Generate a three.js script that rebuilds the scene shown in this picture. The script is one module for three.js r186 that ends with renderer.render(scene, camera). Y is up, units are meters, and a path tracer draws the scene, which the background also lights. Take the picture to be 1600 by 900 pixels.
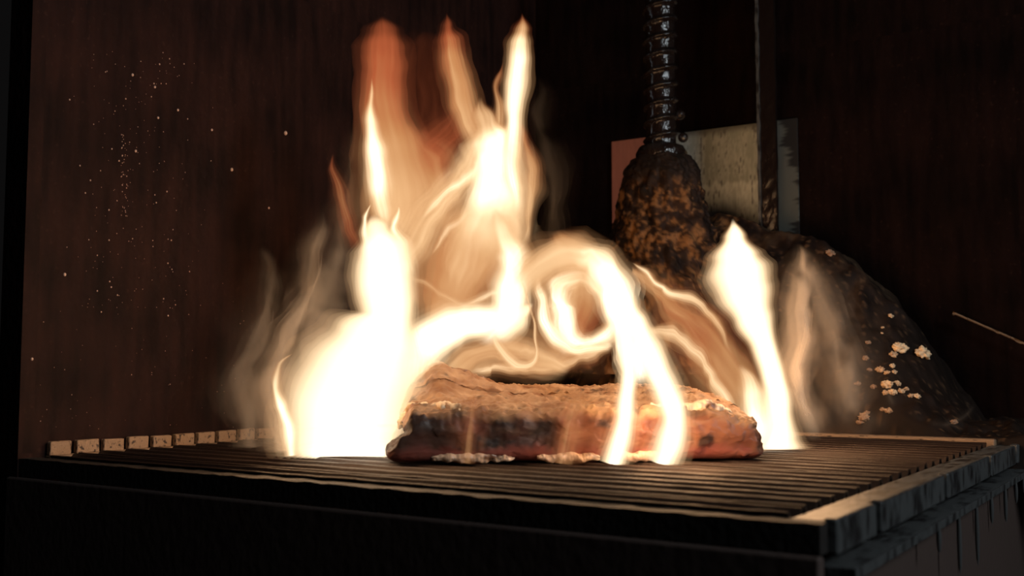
import * as THREE from 'three';
import { ImprovedNoise } from 'three/addons/math/ImprovedNoise.js';
import { mergeGeometries, mergeVertices } from 'three/addons/utils/BufferGeometryUtils.js';
import { RoundedBoxGeometry } from 'three/addons/geometries/RoundedBoxGeometry.js';
import { RectAreaLightUniformsLib } from 'three/addons/lights/RectAreaLightUniformsLib.js';

// ---------------------------------------------------------------- camera, surroundings, large light, exposure
const scene = new THREE.Scene();
scene.background = new THREE.Color(0.0038, 0.0036, 0.0036);          // unlit kitchen behind and around the hearth
const FOCAL = 1661, EYE = 0.07, TILT = Math.atan(120 / FOCAL);
const camera = new THREE.PerspectiveCamera(2 * Math.atan(450 / FOCAL) * 180 / Math.PI, 16 / 9, 0.02, 30);
camera.position.set(0, EYE, 0);
camera.rotation.set(TILT, 0, 0);
camera.focus = 0.92;
camera.userData.fStop = 8;
const renderer = new THREE.WebGLRenderer({ antialias: true });
renderer.toneMapping = THREE.LinearToneMapping;
renderer.toneMappingExposure = 1.0;
renderer.shadowMap.enabled = true;
RectAreaLightUniformsLib.init();
// a cool kitchen tube panel to the right of the camera: it gives the white streak on the lead screw and the grey on the side rail
const LAMP_AT = [1.2, 0.86, 0.28], LAMP_TO = [0.17, 0.25, -1.2], LAMP_POWER = 22;
const FIRE = new THREE.Color(1.0, 0.56, 0.27);                        // colour of the light that the flames give
const FIRE_POWER = 1.5;

// ---------------------------------------------------------------- helpers
const noise3 = new ImprovedNoise();
const nz = (x, y, z) => noise3.noise(x, y, z);
const fbm = (x, y, z, n = 4) => { let s = 0, a = 0.5, f = 1; for (let i = 0; i < n; i++) { s += a * nz(x * f + i * 17.3, y * f - i * 9.1, z * f + i * 5.7); a *= 0.5; f *= 2.03; } return s; };
const clamp = (x, a = 0, b = 1) => Math.min(b, Math.max(a, x));
const lerp = (a, b, t) => a + (b - a) * t;
const smooth = (a, b, x) => { const t = clamp((x - a) / (b - a)); return t * t * (3 - 2 * t); };
let seed = 20251;
const rnd = () => { seed = (seed * 1664525 + 1013904223) >>> 0; return seed / 4294967296; };
const ray = (px, py) => new THREE.Vector3((px - 800) / FOCAL, -(py - 450) / FOCAL, -1).applyEuler(camera.rotation);
const at = (px, py, d) => { const r = ray(px, py); return r.multiplyScalar(d / -r.z).add(camera.position); };
const taken = new Map();
const numbered = (n) => { const k = taken.get(n) ?? 0; taken.set(n, k + 1); return k ? n + '_' + String(k).padStart(3, '0') : n; };
function put(o) { o.traverse((m) => { if (m.isMesh) { m.castShadow = true; m.receiveShadow = true; } }); return o; }
function thing(name, label, category, group) {
  const o = new THREE.Group(); o.name = numbered(name); scene.add(o);
  o.userData = { label, category }; if (group) o.userData.group = group;
  return o;
}
function mesh(name, geo, mat, parent = scene) {
  const m = new THREE.Mesh(geo, mat); m.name = numbered(name); m.castShadow = m.receiveShadow = true; parent.add(m);
  return m;
}
const tag = (o, label, category, group) => { o.userData = { label, category, ...(group ? { group } : {}) }; return o; };
const structure = (o, label) => { o.userData = { kind: 'structure', ...(label ? { label } : {}) }; return o; };
const box = (w, h, d, x, y, z, r = 0.0012) => new RoundedBoxGeometry(w, h, d, 2, Math.min(r, w / 2.1, h / 2.1, d / 2.1)).translate(x, y, z);

// a texture of colours / greys; fn(u, v) in 0..1 gives [r, g, b] in linear or one grey
function texture(w, h, fn, color = false) {
  const data = new Uint8Array(w * h * 4), enc = (x) => 255 * clamp(color ? (x <= 0.0031308 ? 12.92 * x : 1.055 * x ** (1 / 2.4) - 0.055) : x);
  for (let j = 0; j < h; j++) for (let i = 0; i < w; i++) {
    const c = fn(i / w, j / h), o = (j * w + i) * 4, [r, g, b] = typeof c === 'number' ? [c, c, c] : c;
    data[o] = enc(r); data[o + 1] = enc(g); data[o + 2] = enc(b); data[o + 3] = 255;
  }
  const t = new THREE.DataTexture(data, w, h, THREE.RGBAFormat);
  t.magFilter = THREE.LinearFilter; t.minFilter = THREE.LinearMipmapLinearFilter; t.generateMipmaps = true;
  t.wrapS = t.wrapT = THREE.RepeatWrapping; if (color) t.colorSpace = THREE.SRGBColorSpace; t.needsUpdate = true;
  return t;
}
const mixc = (a, b, t) => [lerp(a[0], b[0], t), lerp(a[1], b[1], t), lerp(a[2], b[2], t)];

// ---------------------------------------------------------------- materials of the hearth
// rust and soot in upright runs, as on a steel sheet that grease has run down
const sootRust = (lo, hi, spot) => texture(512, 512, (u, v) => {
  const run = fbm(u * 42, v * 5, 2, 4), cloud = fbm(u * 6, v * 6, 8, 4), grit = fbm(u * 120, v * 90, 4, 2);
  let c = mixc(lo, hi, clamp(0.45 + run * 0.9 + cloud * 0.9));
  c = mixc(c, spot, smooth(0.26, 0.42, grit + cloud * 0.25) * 0.5);
  return c;
}, true);
const gritBump = texture(512, 512, (u, v) => 0.5 + 0.5 * fbm(u * 60, v * 44, 1, 4));
const M = {
  leftWall: new THREE.MeshPhysicalMaterial({ specularIntensity: 0.25, map: sootRust([0.007, 0.0025, 0.0020], [0.027, 0.0098, 0.0072], [0.045, 0.022, 0.016]), bumpMap: gritBump, bumpScale: 0.0012, roughness: 0.72 }),
  backWall: new THREE.MeshPhysicalMaterial({ specularIntensity: 0.08, map: sootRust([0.004, 0.0020, 0.0017], [0.013, 0.0056, 0.0044], [0.03, 0.015, 0.011]), bumpMap: gritBump, bumpScale: 0.0012, roughness: 0.8 }),
  black: new THREE.MeshStandardMaterial({ color: new THREE.Color(0.05, 0.03, 0.024), bumpMap: gritBump, bumpScale: 0.0006, roughness: 0.75 }),
  bar: new THREE.MeshStandardMaterial({ color: new THREE.Color(0.030, 0.018, 0.014), roughness: 0.52, metalness: 0.5, bumpMap: gritBump, bumpScale: 0.0004 }),
  worn: new THREE.MeshStandardMaterial({ color: new THREE.Color(0.010, 0.0065, 0.005), roughness: 0.7, metalness: 0.1, bumpMap: gritBump, bumpScale: 0.0008 }),
  tooth: new THREE.MeshStandardMaterial({ map: texture(256, 256, (u, v) => mixc([0.27, 0.17, 0.10], [0.04, 0.022, 0.014], smooth(0.08, 0.3, fbm(u * 22, v * 16, 3, 4))), true), bumpMap: gritBump, bumpScale: 0.0005, roughness: 0.6 }),
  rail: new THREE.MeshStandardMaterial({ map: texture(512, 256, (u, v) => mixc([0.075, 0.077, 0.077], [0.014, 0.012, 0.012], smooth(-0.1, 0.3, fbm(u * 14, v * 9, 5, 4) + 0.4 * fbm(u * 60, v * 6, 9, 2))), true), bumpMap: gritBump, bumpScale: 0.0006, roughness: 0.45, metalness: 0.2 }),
  screw: new THREE.MeshStandardMaterial({ color: new THREE.Color(0.010, 0.006, 0.005), roughness: 0.2, bumpMap: gritBump, bumpScale: 0.0012 }),
  drip: new THREE.MeshStandardMaterial({ color: new THREE.Color(0.06, 0.06, 0.06), roughness: 0.3 }),
  flake: new THREE.MeshStandardMaterial({ vertexColors: true, roughness: 0.8, side: THREE.DoubleSide }),
  bead: new THREE.MeshStandardMaterial({ color: new THREE.Color(0.62, 0.42, 0.33), roughness: 0.3 }),
  painted: new THREE.MeshStandardMaterial({ vertexColors: true, roughness: 0.85 }),
};

// ---------------------------------------------------------------- the hearth: its own axes have the bars along x and the depth along -z
const CORNER = [0.1365, 0, -0.514], TURN = -33.25 * Math.PI / 180, LONG = 0.615, DEEP = 0.554, WALL = 0.754;
const hearth = new THREE.Matrix4().makeRotationY(TURN).setPosition(...CORNER);
const inHearth = (o) => { o.position.set(...CORNER); o.rotation.y = TURN; return o; };
const fromHearth = hearth.clone().invert();
const uvMetres = (g, s = 2.2) => {                                     // box mapping in metres
  const p = g.attributes.position, n = g.attributes.normal, uv = new Float32Array(p.count * 2);
  for (let i = 0; i < p.count; i++) {
    const ax = Math.abs(n.getX(i)), ay = Math.abs(n.getY(i)), az = Math.abs(n.getZ(i));
    uv[i * 2] = s * (ax > ay && ax > az ? p.getZ(i) : p.getX(i)); uv[i * 2 + 1] = s * (ay > ax && ay > az ? p.getZ(i) : p.getY(i));
  }
  g.setAttribute('uv', new THREE.BufferAttribute(uv, 2)); return g;
};
const slab = (w, h, d, x, y, z) => uvMetres(new THREE.BoxGeometry(w, h, d).translate(x, y, z));
structure(inHearth(mesh('wall_left', slab(0.03, 1.6, WALL + 0.03, -LONG - 0.019, 0.5, -WALL / 2 - 0.002), M.leftWall)), 'sooty rust brown steel wall left of the grate');
structure(inHearth(mesh('wall_back', slab(LONG + 1.7, 1.6, 0.03, 0.50, 0.5, -WALL - 0.017), M.backWall)), 'soot black steel wall behind the grate');
structure(inHearth(mesh('hearth_floor', slab(LONG + 1.7, 0.03, WALL + 0.6, 0.50, -0.345, -WALL / 2 + 0.3), M.black)), 'black pit floor below the grate');

// ---------------------------------------------------------------- the grill body under and around the grate
const body = inHearth(thing('steel_grill', 'blackened steel grill body with a notched grey rail, below the burning steak', 'grill'));
mesh('front_panel', uvMetres(box(LONG + 0.03, 0.30, 0.008, -LONG / 2, -0.168, 0.012, 0.002)), M.black, body);
mesh('side_panel', uvMetres(box(0.008, 0.30, WALL, 0.008, -0.178, -WALL / 2, 0.002)), M.black, body);
{ // side rail: a strip along the right end of the bars, with slots cut down its outer face
  const slots = [0.075, 0.245, 0.415, 0.548], parts = [box(0.017, 0.014, WALL, 0.004, -0.0105, -WALL / 2, 0.0015)];
  let from = 0;
  for (const s of [...slots, WALL + 0.004]) { parts.push(box(0.007, 0.017, s - 0.006 - from, 0.0155, -0.0105, -(from + s - 0.006) / 2, 0.0016)); from = s + 0.006; }
  const g = mergeGeometries(parts), p = g.attributes.position;
  for (let i = 0; i < p.count; i++) p.setY(i, p.getY(i) + 0.0012 * fbm(p.getZ(i) * 40, 1, 3, 2));
  mesh('side_rail', uvMetres(g, 4), M.rail, body);
  mesh('ledge', uvMetres(box(0.022, 0.006, WALL, 0.016, -0.027, -WALL / 2, 0.001), 4), M.rail, body);
  for (let i = 0; i < 9; i++) {
    const h = 0.012 + rnd() * 0.03, z = -0.18 - i * 0.058 - rnd() * 0.02;
    const pts = []; for (let k = 0; k <= 8; k++) { const t = k / 8; pts.push(new THREE.Vector2(0.0016 * (0.35 + 0.65 * Math.sin(Math.PI * (0.15 + 0.8 * (1 - t)))) * (k === 0 ? 0 : 1), -h * (1 - t))); }
    mesh('grease_drip', new THREE.LatheGeometry(pts, 8).translate(0.026, -0.029, z), M.drip, body);
  }
}
{ // front rail: a worn rounded lip before the first bar
  const g = new THREE.BoxGeometry(LONG + 0.02, 0.014, 0.016, 200, 3, 3).translate(-LONG / 2 + 0.004, -0.0105, 0.004), p = g.attributes.position;
  for (let i = 0; i < p.count; i++) p.setY(i, p.getY(i) + 0.0016 * fbm(p.getX(i) * 60, 2, p.getZ(i) * 80, 3));
  g.computeVertexNormals();
  mesh('front_rail', uvMetres(g, 4), M.worn, body);
}
// the grate: shallow trough-shaped bars lying side by side
const grate = inHearth(thing('grill_grate', 'dark greasy grate of trough bars under the steak, running between the two rails', 'grate'));
{
  const W = 0.0232, s = new THREE.Shape(), half = W / 2;
  s.moveTo(-half, 0); s.quadraticCurveTo(-half + 0.0014, 0.0010, -half + 0.0028, 0); s.lineTo(-0.002, -0.0085); s.lineTo(0.002, -0.0085); s.lineTo(half - 0.0028, 0);
  s.quadraticCurveTo(half - 0.0014, 0.0010, half, 0); s.lineTo(half - 0.0004, -0.0012); s.lineTo(0.0035, -0.0108); s.lineTo(-0.0035, -0.0108); s.lineTo(-half + 0.0004, -0.0012); s.closePath();
  const kinds = [0, 1, 2].map((k) => {
    const g = new THREE.ExtrudeGeometry(s, { depth: LONG - 0.02, steps: 60, bevelEnabled: false, curveSegments: 5 }).rotateY(-Math.PI / 2), p = g.attributes.position;
    for (let i = 0; i < p.count; i++) p.setY(i, p.getY(i) + 0.0011 * fbm(p.getX(i) * 30, k * 7, p.getZ(i) * 90, 3));
    g.computeVertexNormals(); return uvMetres(g, 5);
  });
  for (let i = 0; i < 22; i++) {
    const b = mesh('bar', kinds[i % 3], M.bar, grate);
    b.position.set(-0.006, -0.0012 + (rnd() - 0.5) * 0.0008, -0.0145 - i * 0.0249);
  }
  mesh('back_rail', uvMetres(box(LONG, 0.013, 0.010, -LONG / 2, -0.0045, -DEEP - 0.007, 0.002), 4), M.tooth, grate);
  const rail = mesh('notched_rail', uvMetres(box(0.008, 0.012, WALL - 0.02, -LONG + 0.0005, -0.0085, -WALL / 2, 0.0012), 4), M.tooth, grate);
  for (let i = 0; i < 28; i++) {                                         // upright teeth between the bar ends
    const w = 0.0205 + (rnd() - 0.5) * 0.003, h = 0.0108 + (rnd() - 0.5) * 0.0012;
    const g = new RoundedBoxGeometry(0.006, h, w, 3, 0.0014).translate(-LONG + 0.0005, h / 2 - 0.0028, -0.02 - i * 0.0249), p = g.attributes.position;
    for (let k = 0; k < p.count; k++) { p.setX(k, p.getX(k) + 0.0008 * nz(p.getY(k) * 300, p.getZ(k) * 200, i)); p.setY(k, p.getY(k) + 0.0008 * nz(p.getZ(k) * 240, i, 3)); }
    g.computeVertexNormals();
    mesh('tooth', uvMetres(g, 12), M.tooth, rail);
  }
}

// ---------------------------------------------------------------- back of the hearth: bare panel, post, lead screw in its mound
const onWall = (px, py, off = 0) => {                                   // where a sight line meets the back wall, in the hearth's axes
  const o = camera.position.clone().applyMatrix4(fromHearth), r = ray(px, py).transformDirection(fromHearth);
  const t = (-WALL - 0.002 + off - o.z) / r.z; return o.addScaledVector(r, t);
};
{
  const a = onWall(958, 210), b = onWall(1247, 195), y1 = (onWall(1187, 193).y), y0 = onWall(1100, 430).y, w = b.x - a.x, h = y1 - y0;
  const g = new THREE.BoxGeometry(w, h, 0.003, 140, 110, 1), p = g.attributes.position, col = new Float32Array(p.count * 3);
  for (let i = 0; i < p.count; i++) {
    const u = p.getX(i) / w + 0.5, v = p.getY(i) / h + 0.5, run = fbm(u * 26, v * 3, 3, 4), fine = fbm(u * 90, v * 12, 6, 3);
    let c = mixc([0.40, 0.43, 0.38], [0.80, 0.84, 0.78], clamp(0.35 + run * 1.3 + fine * 1.1 + 0.7 * smooth(0.63, 0.60, v + 0.04 * nz(u * 30, 0, 0)) - 0.15));
    c = mixc(c, [0.035, 0.026, 0.02], clamp(smooth(0.12, 0.42, fine + run * 0.7) + 0.9 * smooth(0.93, 1.0, v + 0.04 * run)) * 0.8);
    c = mixc(c, mixc([0.30, 0.095, 0.055], [0.46, 0.15, 0.09], clamp(0.5 + run)), smooth(0.30, 0.24, u + 0.02 * run));  // reddish strip along the left side
    c = mixc(c, [0.10, 0.10, 0.085], smooth(0.86, 0.88, u));
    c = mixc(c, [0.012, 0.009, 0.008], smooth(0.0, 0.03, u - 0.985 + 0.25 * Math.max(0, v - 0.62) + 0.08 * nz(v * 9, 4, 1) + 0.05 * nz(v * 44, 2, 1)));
    col.set(c, i * 3); p.setZ(i, p.getZ(i) + 0.0008 * fbm(u * 20, v * 4, 2, 2));
  }
  g.setAttribute('color', new THREE.BufferAttribute(col, 3)); g.translate((a.x + b.x) / 2, (y0 + y1) / 2, -WALL + 0.0008); g.computeVertexNormals();
  tag(inHearth(mesh('metal_panel', g, M.painted)), 'streaked pale grey metal panel with a reddish left strip on the back wall', 'panel');
}
{ // upright post before the panel: a greasy angle iron, its left-edge highlight built in as a paler strip
  const a = onWall(1188, 300, 0.05), b = onWall(1216, 300, 0.05), w = b.x - a.x;
  const o = inHearth(thing('iron_post', 'black greasy upright iron post standing beside the pale panel', 'post'));
  const g = new THREE.BoxGeometry(w, 1.2, 0.006, 6, 220, 2), p = g.attributes.position;
  for (let i = 0; i < p.count; i++) { p.setX(i, p.getX(i) + 0.0016 * fbm(p.getY(i) * 26, p.getX(i) * 40, 1, 3)); p.setZ(i, p.getZ(i) + 0.0016 * fbm(p.getY(i) * 40, p.getX(i) * 90, 7, 3)); }
  g.translate((a.x + b.x) / 2, 0.27, -WALL + 0.05); g.computeVertexNormals();
  mesh('front_flange', uvMetres(g), M.screw, o);
  mesh('side_flange', uvMetres(box(0.005, 1.2, 0.05, a.x + 0.0025, 0.27, -WALL + 0.025)), M.screw, o);
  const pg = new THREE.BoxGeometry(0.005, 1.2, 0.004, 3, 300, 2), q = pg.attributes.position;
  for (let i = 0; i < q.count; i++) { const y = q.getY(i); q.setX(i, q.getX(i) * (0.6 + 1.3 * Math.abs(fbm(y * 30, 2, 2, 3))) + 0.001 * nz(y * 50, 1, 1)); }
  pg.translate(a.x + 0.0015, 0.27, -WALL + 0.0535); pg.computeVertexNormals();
  mesh('edge_highlight', uvMetres(pg, 6), M.rail, o);
}
const ROD = at(1034, 300, 1.231);
{ // lead screw: thick core, one helical ridge, a dark grease skin
  const R = 0.0175, ridge = 0.0035, pitch = 0.0195, y0 = 0.2, y1 = 0.62, nu = 56, nv = 520, pos = [], idx = [];
  for (let j = 0; j <= nv; j++) for (let i = 0; i <= nu; i++) {
    const a = i / nu * Math.PI * 2, y = lerp(y0, y1, j / nv), ph = ((y / pitch + a / (Math.PI * 2)) % 1 + 1) % 1;
    const r = R + ridge * Math.exp(-(((ph - 0.5) / 0.13) ** 2)) + 0.0014 * fbm(Math.cos(a) * 2.4, y * 55, Math.sin(a) * 2.4, 3);
    pos.push(Math.cos(a) * r, y, Math.sin(a) * r);
  }
  for (let j = 0; j < nv; j++) for (let i = 0; i < nu; i++) { const k = j * (nu + 1) + i; idx.push(k, k + nu + 1, k + 1, k + 1, k + nu + 1, k + nu + 2); }
  let g = new THREE.BufferGeometry(); g.setAttribute('position', new THREE.Float32BufferAttribute(pos, 3)); g.setIndex(idx);
  g = mergeVertices(g, 1e-6); g.computeVertexNormals(); uvMetres(g, 6);
  const o = thing('lead_screw', 'thick black greasy threaded screw rising out of the crusted mound', 'screw'); o.position.set(ROD.x, 0, ROD.z);
  mesh('threaded_rod', g, M.screw, o);
  const col = new THREE.LatheGeometry([[0, 0.302], [0.024, 0.302], [0.029, 0.308], [0.030, 0.317], [0.026, 0.324], [0.019, 0.327], [0, 0.327]].map((v) => new THREE.Vector2(...v)), 40), q = col.attributes.position;
  for (let i = 0; i < q.count; i++) { const k = 1 + 0.09 * fbm(q.getX(i) * 60, q.getY(i) * 60, q.getZ(i) * 60, 3); q.setX(i, q.getX(i) * k); q.setZ(i, q.getZ(i) * k); }
  col.computeVertexNormals(); mesh('collar', uvMetres(col, 6), M.screw, o);
  for (const [dx, y] of [[0.025, 0.335], [0.022, 0.362]]) { const n = new THREE.IcosahedronGeometry(0.006, 3).translate(dx, y, 0.004); mesh('grease_lump', uvMetres(n, 6), M.screw, o); }
}
// the mound: a crusted bell round the foot of the screw, standing on a heap that runs out to the right along the wall
const mound = thing('ash_mound', 'crusted brown mound of ash and grease round the foot of the screw', 'ash mound');
mound.position.set(ROD.x, 0, ROD.z); mound.rotation.y = TURN;
const crustMat = new THREE.MeshPhysicalMaterial({ vertexColors: true, roughness: 0.65, specularIntensity: 0.25 });
const crustColor = (x, y, z) => {
  const crust = fbm(x * 46, y * 46, z * 46 + 3, 4), patch = fbm(x * 9 + 3, y * 9, z * 9, 3);
  let c = mixc([0.008, 0.0045, 0.0035], [0.042, 0.021, 0.013], clamp(0.35 + 1.3 * crust + 0.8 * patch));
  const near = 0.4 * smooth(0.292, 0.262, y) * smooth(0.115, 0.06, Math.abs(x));
  c = mixc(c, [0.010, 0.006, 0.0045], 0.8 * smooth(0.20, 0.27, x));  // shade put into the colour: right end darkened to counter the lamp
  const speck = fbm(x * 150, y * 150, z * 150 + 7, 3);
  c = mixc(c, [0.40, 0.19, 0.07], clamp(smooth(-0.05, 0.30, 0.8 * crust + 0.8 * speck) * near));
  c = mixc(c, [0.22, 0.12, 0.06], 0.3 * smooth(0.2, 0.36, speck));
  if (y > 0.26) c = mixc(c, [0.012, 0.008, 0.006], 0.75 * smooth(0.27, 0.292, y));
  return mixc(c, [0.060, 0.038, 0.022], 0.55 * smooth(0.05, 0.12, x) * smooth(0.26, 0.19, x) * smooth(-0.15, 0.3, crust + patch));
};
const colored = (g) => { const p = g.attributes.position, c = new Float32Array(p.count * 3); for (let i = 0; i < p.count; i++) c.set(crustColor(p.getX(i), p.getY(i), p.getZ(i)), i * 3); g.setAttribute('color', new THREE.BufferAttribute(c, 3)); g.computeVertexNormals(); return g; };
{
  const toScrew = new THREE.Matrix4().makeRotationY(TURN).setPosition(ROD.x, 0, ROD.z).invert();
  const inPlane = (px, py, z) => { const o = camera.position.clone().applyMatrix4(toScrew), r = ray(px, py).transformDirection(toScrew); return o.addScaledVector(r, (z - o.z) / r.z); };
  const table = (list, z) => { const t = list.map(([px, py]) => inPlane(px, py, z)); return (x) => { if (x <= t[0].x) return t[0].y; for (let i = 1; i < t.length; i++) if (x <= t[i].x) return lerp(t[i - 1].y, t[i].y, (x - t[i - 1].x) / (t[i].x - t[i - 1].x)); return t[t.length - 1].y; }; };
  const ridge = table([[850, 640], [905, 560], [945, 450], [975, 375], [1120, 335], [1190, 350], [1245, 362], [1300, 388], [1350, 432], [1420, 505], [1475, 590], [1525, 660]], -0.055);
  const nu = 320, nv = 120, x0 = -0.235, x1 = 0.50, zBack = -0.121, zFront = 0.064, pos = [], idx = [];
  for (let j = 0; j <= nv; j++) for (let i = 0; i <= nu; i++) {
    const x = lerp(x0, x1, i / nu), z = lerp(zBack, zFront, j / nv), top = Math.max(0.0, ridge(x));
    const face = z > -0.055 ? Math.pow(clamp(1 - (z + 0.055) / (zFront + 0.055)), 0.62) : 1 - 0.6 * (-0.055 - z);
    let h = top * face + (0.014 * fbm(x * 14, z * 14, 3, 4) + 0.013 * fbm(x * 48, z * 30, 9, 3)) * smooth(0, 0.03, zFront - z);
    pos.push(x, Math.max(-0.025, lerp(-0.025, h, smooth(zFront, zFront - 0.012, z))), z + 0.006 * fbm(x * 30, 5, z * 30, 3) * smooth(zBack, zBack + 0.04, z));
  }
  for (let j = 0; j < nv; j++) for (let i = 0; i < nu; i++) { const k = j * (nu + 1) + i; idx.push(k, k + nu + 1, k + 1, k + 1, k + nu + 1, k + nu + 2); }
  const g = new THREE.BufferGeometry(); g.setAttribute('position', new THREE.Float32BufferAttribute(pos, 3)); g.setIndex(idx);
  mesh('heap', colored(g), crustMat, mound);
  const prof = [[0.018, 0.316], [0.026, 0.314], [0.036, 0.306], [0.0415, 0.294], [0.0445, 0.276], [0.048, 0.254], [0.055, 0.226], [0.066, 0.198], [0.086, 0.15], [0.115, 0.06]].map((v) => new THREE.Vector2(...v));
  const smoothProf = new THREE.SplineCurve(prof).getPoints(150).reverse();
  const l = mergeVertices(new THREE.LatheGeometry(smoothProf, 220).deleteAttribute('uv').deleteAttribute('normal'), 1e-6), p = l.attributes.position;
  for (let i = 0; i < p.count; i++) {
    const x = p.getX(i), y = p.getY(i), z = p.getZ(i), k = 1 + 0.20 * fbm(x * 24, y * 24, z * 24, 4) + 0.17 * fbm(x * 90, y * 60, z * 90, 4);
    p.setXYZ(i, x * k * 1.08, y + 0.004 * fbm(x * 60, y * 60, z * 60 + 9, 3), z * k * 0.8 + 0.004);
  }
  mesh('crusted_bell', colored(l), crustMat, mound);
}
scene.updateMatrixWorld(true);
const caster = new THREE.Raycaster();
const backWall = scene.getObjectByName('wall_back'), leftWall = scene.getObjectByName('wall_left');
const hitAt = (px, py, list) => { caster.set(camera.position, ray(px, py).normalize()); const h = caster.intersectObjects(list, false)[0]; return h && { p: h.point, n: h.face.normal.clone().transformDirection(h.object.matrixWorld) }; };
{ // pale crumbs of flaked crust: [pixel x, y, size px, how pale]
  const spots = [[1404, 545, 15, 1], [1440, 553, 17, 1], [1395, 555, 9, 0.6], [1394, 572, 6, 0.9], [1391, 494, 6, 0.8], [1379, 512, 3, 0.8], [1378, 521, 3, 0.8], [1375, 578, 8, 0.6], [1386, 583, 6, 0.7], [1397, 582, 6, 0.8],
    [1386, 602, 11, 0.9], [1402, 600, 8, 0.8], [1395, 613, 8, 0.9], [1408, 612, 7, 0.7], [1384, 614, 6, 0.7], [1423, 619, 6, 0.6], [1433, 620, 7, 0.9], [1416, 608, 5, 0.6], [1350, 652, 10, 0.35], [1343, 660, 6, 0.3], [1355, 645, 5, 0.3],
    [1389, 642, 7, 0.5], [1379, 640, 5, 0.4], [1490, 660, 7, 0.25], [1356, 536, 6, 0.3], [1352, 560, 6, 0.3], [1358, 578, 5, 0.25], [1340, 600, 6, 0.2], [1365, 605, 6, 0.25], [1296, 396, 9, 0.25]];
  const FLAKES = ['bright pale crust flake, left one of the large upper pair', 'bright pale crust flake standing alone furthest right of the cluster', 'rusty crust flake touching the left of the large bright flake', 'small bright crust flake just below the large left one', 'bright small crust flake highest above the whole cluster',
    'tiny crust flake speck below the highest flake, upper one', 'tiny crust flake speck below the highest flake, lower one', 'crust flake at the upper left start of the dense cluster', 'crust flake second from the left along the cluster top', 'crust flake in the top middle of the cluster under the pair',
    'largest pale crust flake in the heart of the dense cluster', 'pale crust flake right beside the largest one of the cluster', 'pale crust flake just under the largest one of the cluster', 'crust flake low on the right side of the cluster heart', 'crust flake low on the left side of the cluster heart', 'smaller crust flake, left of the two at the right cluster end',
    'bright crust flake at the right end of the dense cluster', 'small crust flake linking the cluster heart to its right end', 'dull crust flake low left, largest of the three above the rail', 'dull crust flake low left, lowest of the three above the rail', 'dull crust flake low left, topmost of the three above the rail',
    'crust flake below the cluster, right one of a low pair', 'crust flake below the cluster, left one of a low pair', 'dull brown crust flake far right, low above the back rail', 'dull crust flake highest in the faint column left of the cluster', 'dull crust flake second from the top in the faint left column', 'dull crust flake just left of the cluster start', 'faint crust flake furthest left, in the smoke', 'faint crust flake left of the cluster heart', 'dull brown crust flake high on the right shoulder of the mound'];
  spots.forEach(([px, py, s, pale], i) => {
    const h = hitAt(px, py, [...mound.children, backWall]); if (!h) return;
    const r = s * 1.1 * -h.p.z / FOCAL / 2 * 1.2, g0 = new THREE.IcosahedronGeometry(r, 6), p = g0.attributes.position, col = new Float32Array(p.count * 3);
    for (let k = 0; k < p.count; k++) {
      const v = new THREE.Vector3().fromBufferAttribute(p, k), q = v.clone().normalize(), f = 1 + 1.1 * fbm(q.x * 1.8 + i * 3.1, q.y * 1.8, q.z * 1.8, 3);
      v.multiplyScalar(f).multiply(new THREE.Vector3(1.2, 0.85, 0.6)); p.setXYZ(k, v.x, v.y, v.z);
      col.set(mixc(mixc([0.16, 0.075, 0.045], [0.92, 0.66, 0.40], pale), [0.22, 0.09, 0.05], clamp(0.45 + 1.6 * fbm(v.x / r * 2 + i, v.y / r * 2, 3, 2) - 0.3 * pale)), k * 3);
    }
    g0.setAttribute('color', new THREE.BufferAttribute(col, 3));
    const g = mergeVertices(g0, 1e-6); g.computeVertexNormals();
    const m = mesh('crust_flake', g, M.flake); m.position.copy(h.p).addScaledVector(h.n, r * 0.3); m.lookAt(m.position.clone().add(h.n));
    tag(m, FLAKES[i], 'crust flake', 'crust flakes on the mound');
  });
}
{ // bent edge strip on the right of the back wall
  const a = hitAt(1492, 489, [backWall]).p, b = hitAt(1640, 553, [backWall]).p, n = new THREE.Vector3(0, 0, 1).transformDirection(hearth);
  a.addScaledVector(n, 0.012); b.addScaledVector(n, 0.012);
  const g = new THREE.TubeGeometry(new THREE.LineCurve3(a, b), 120, 0.0012, 6), p = g.attributes.position;
  for (let i = 0; i < p.count; i++) p.setY(i, p.getY(i) - Math.max(0, 0.010 * fbm(p.getX(i) * 90, 3, 2, 3)) * (i % 7 > 3 ? 1 : 0));
  g.computeVertexNormals();
  tag(mesh('edge_strip', uvMetres(g, 6), M.tooth), 'thin ragged metal edge sloping down the dark wall at far right', 'edge strip');
}
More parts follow.
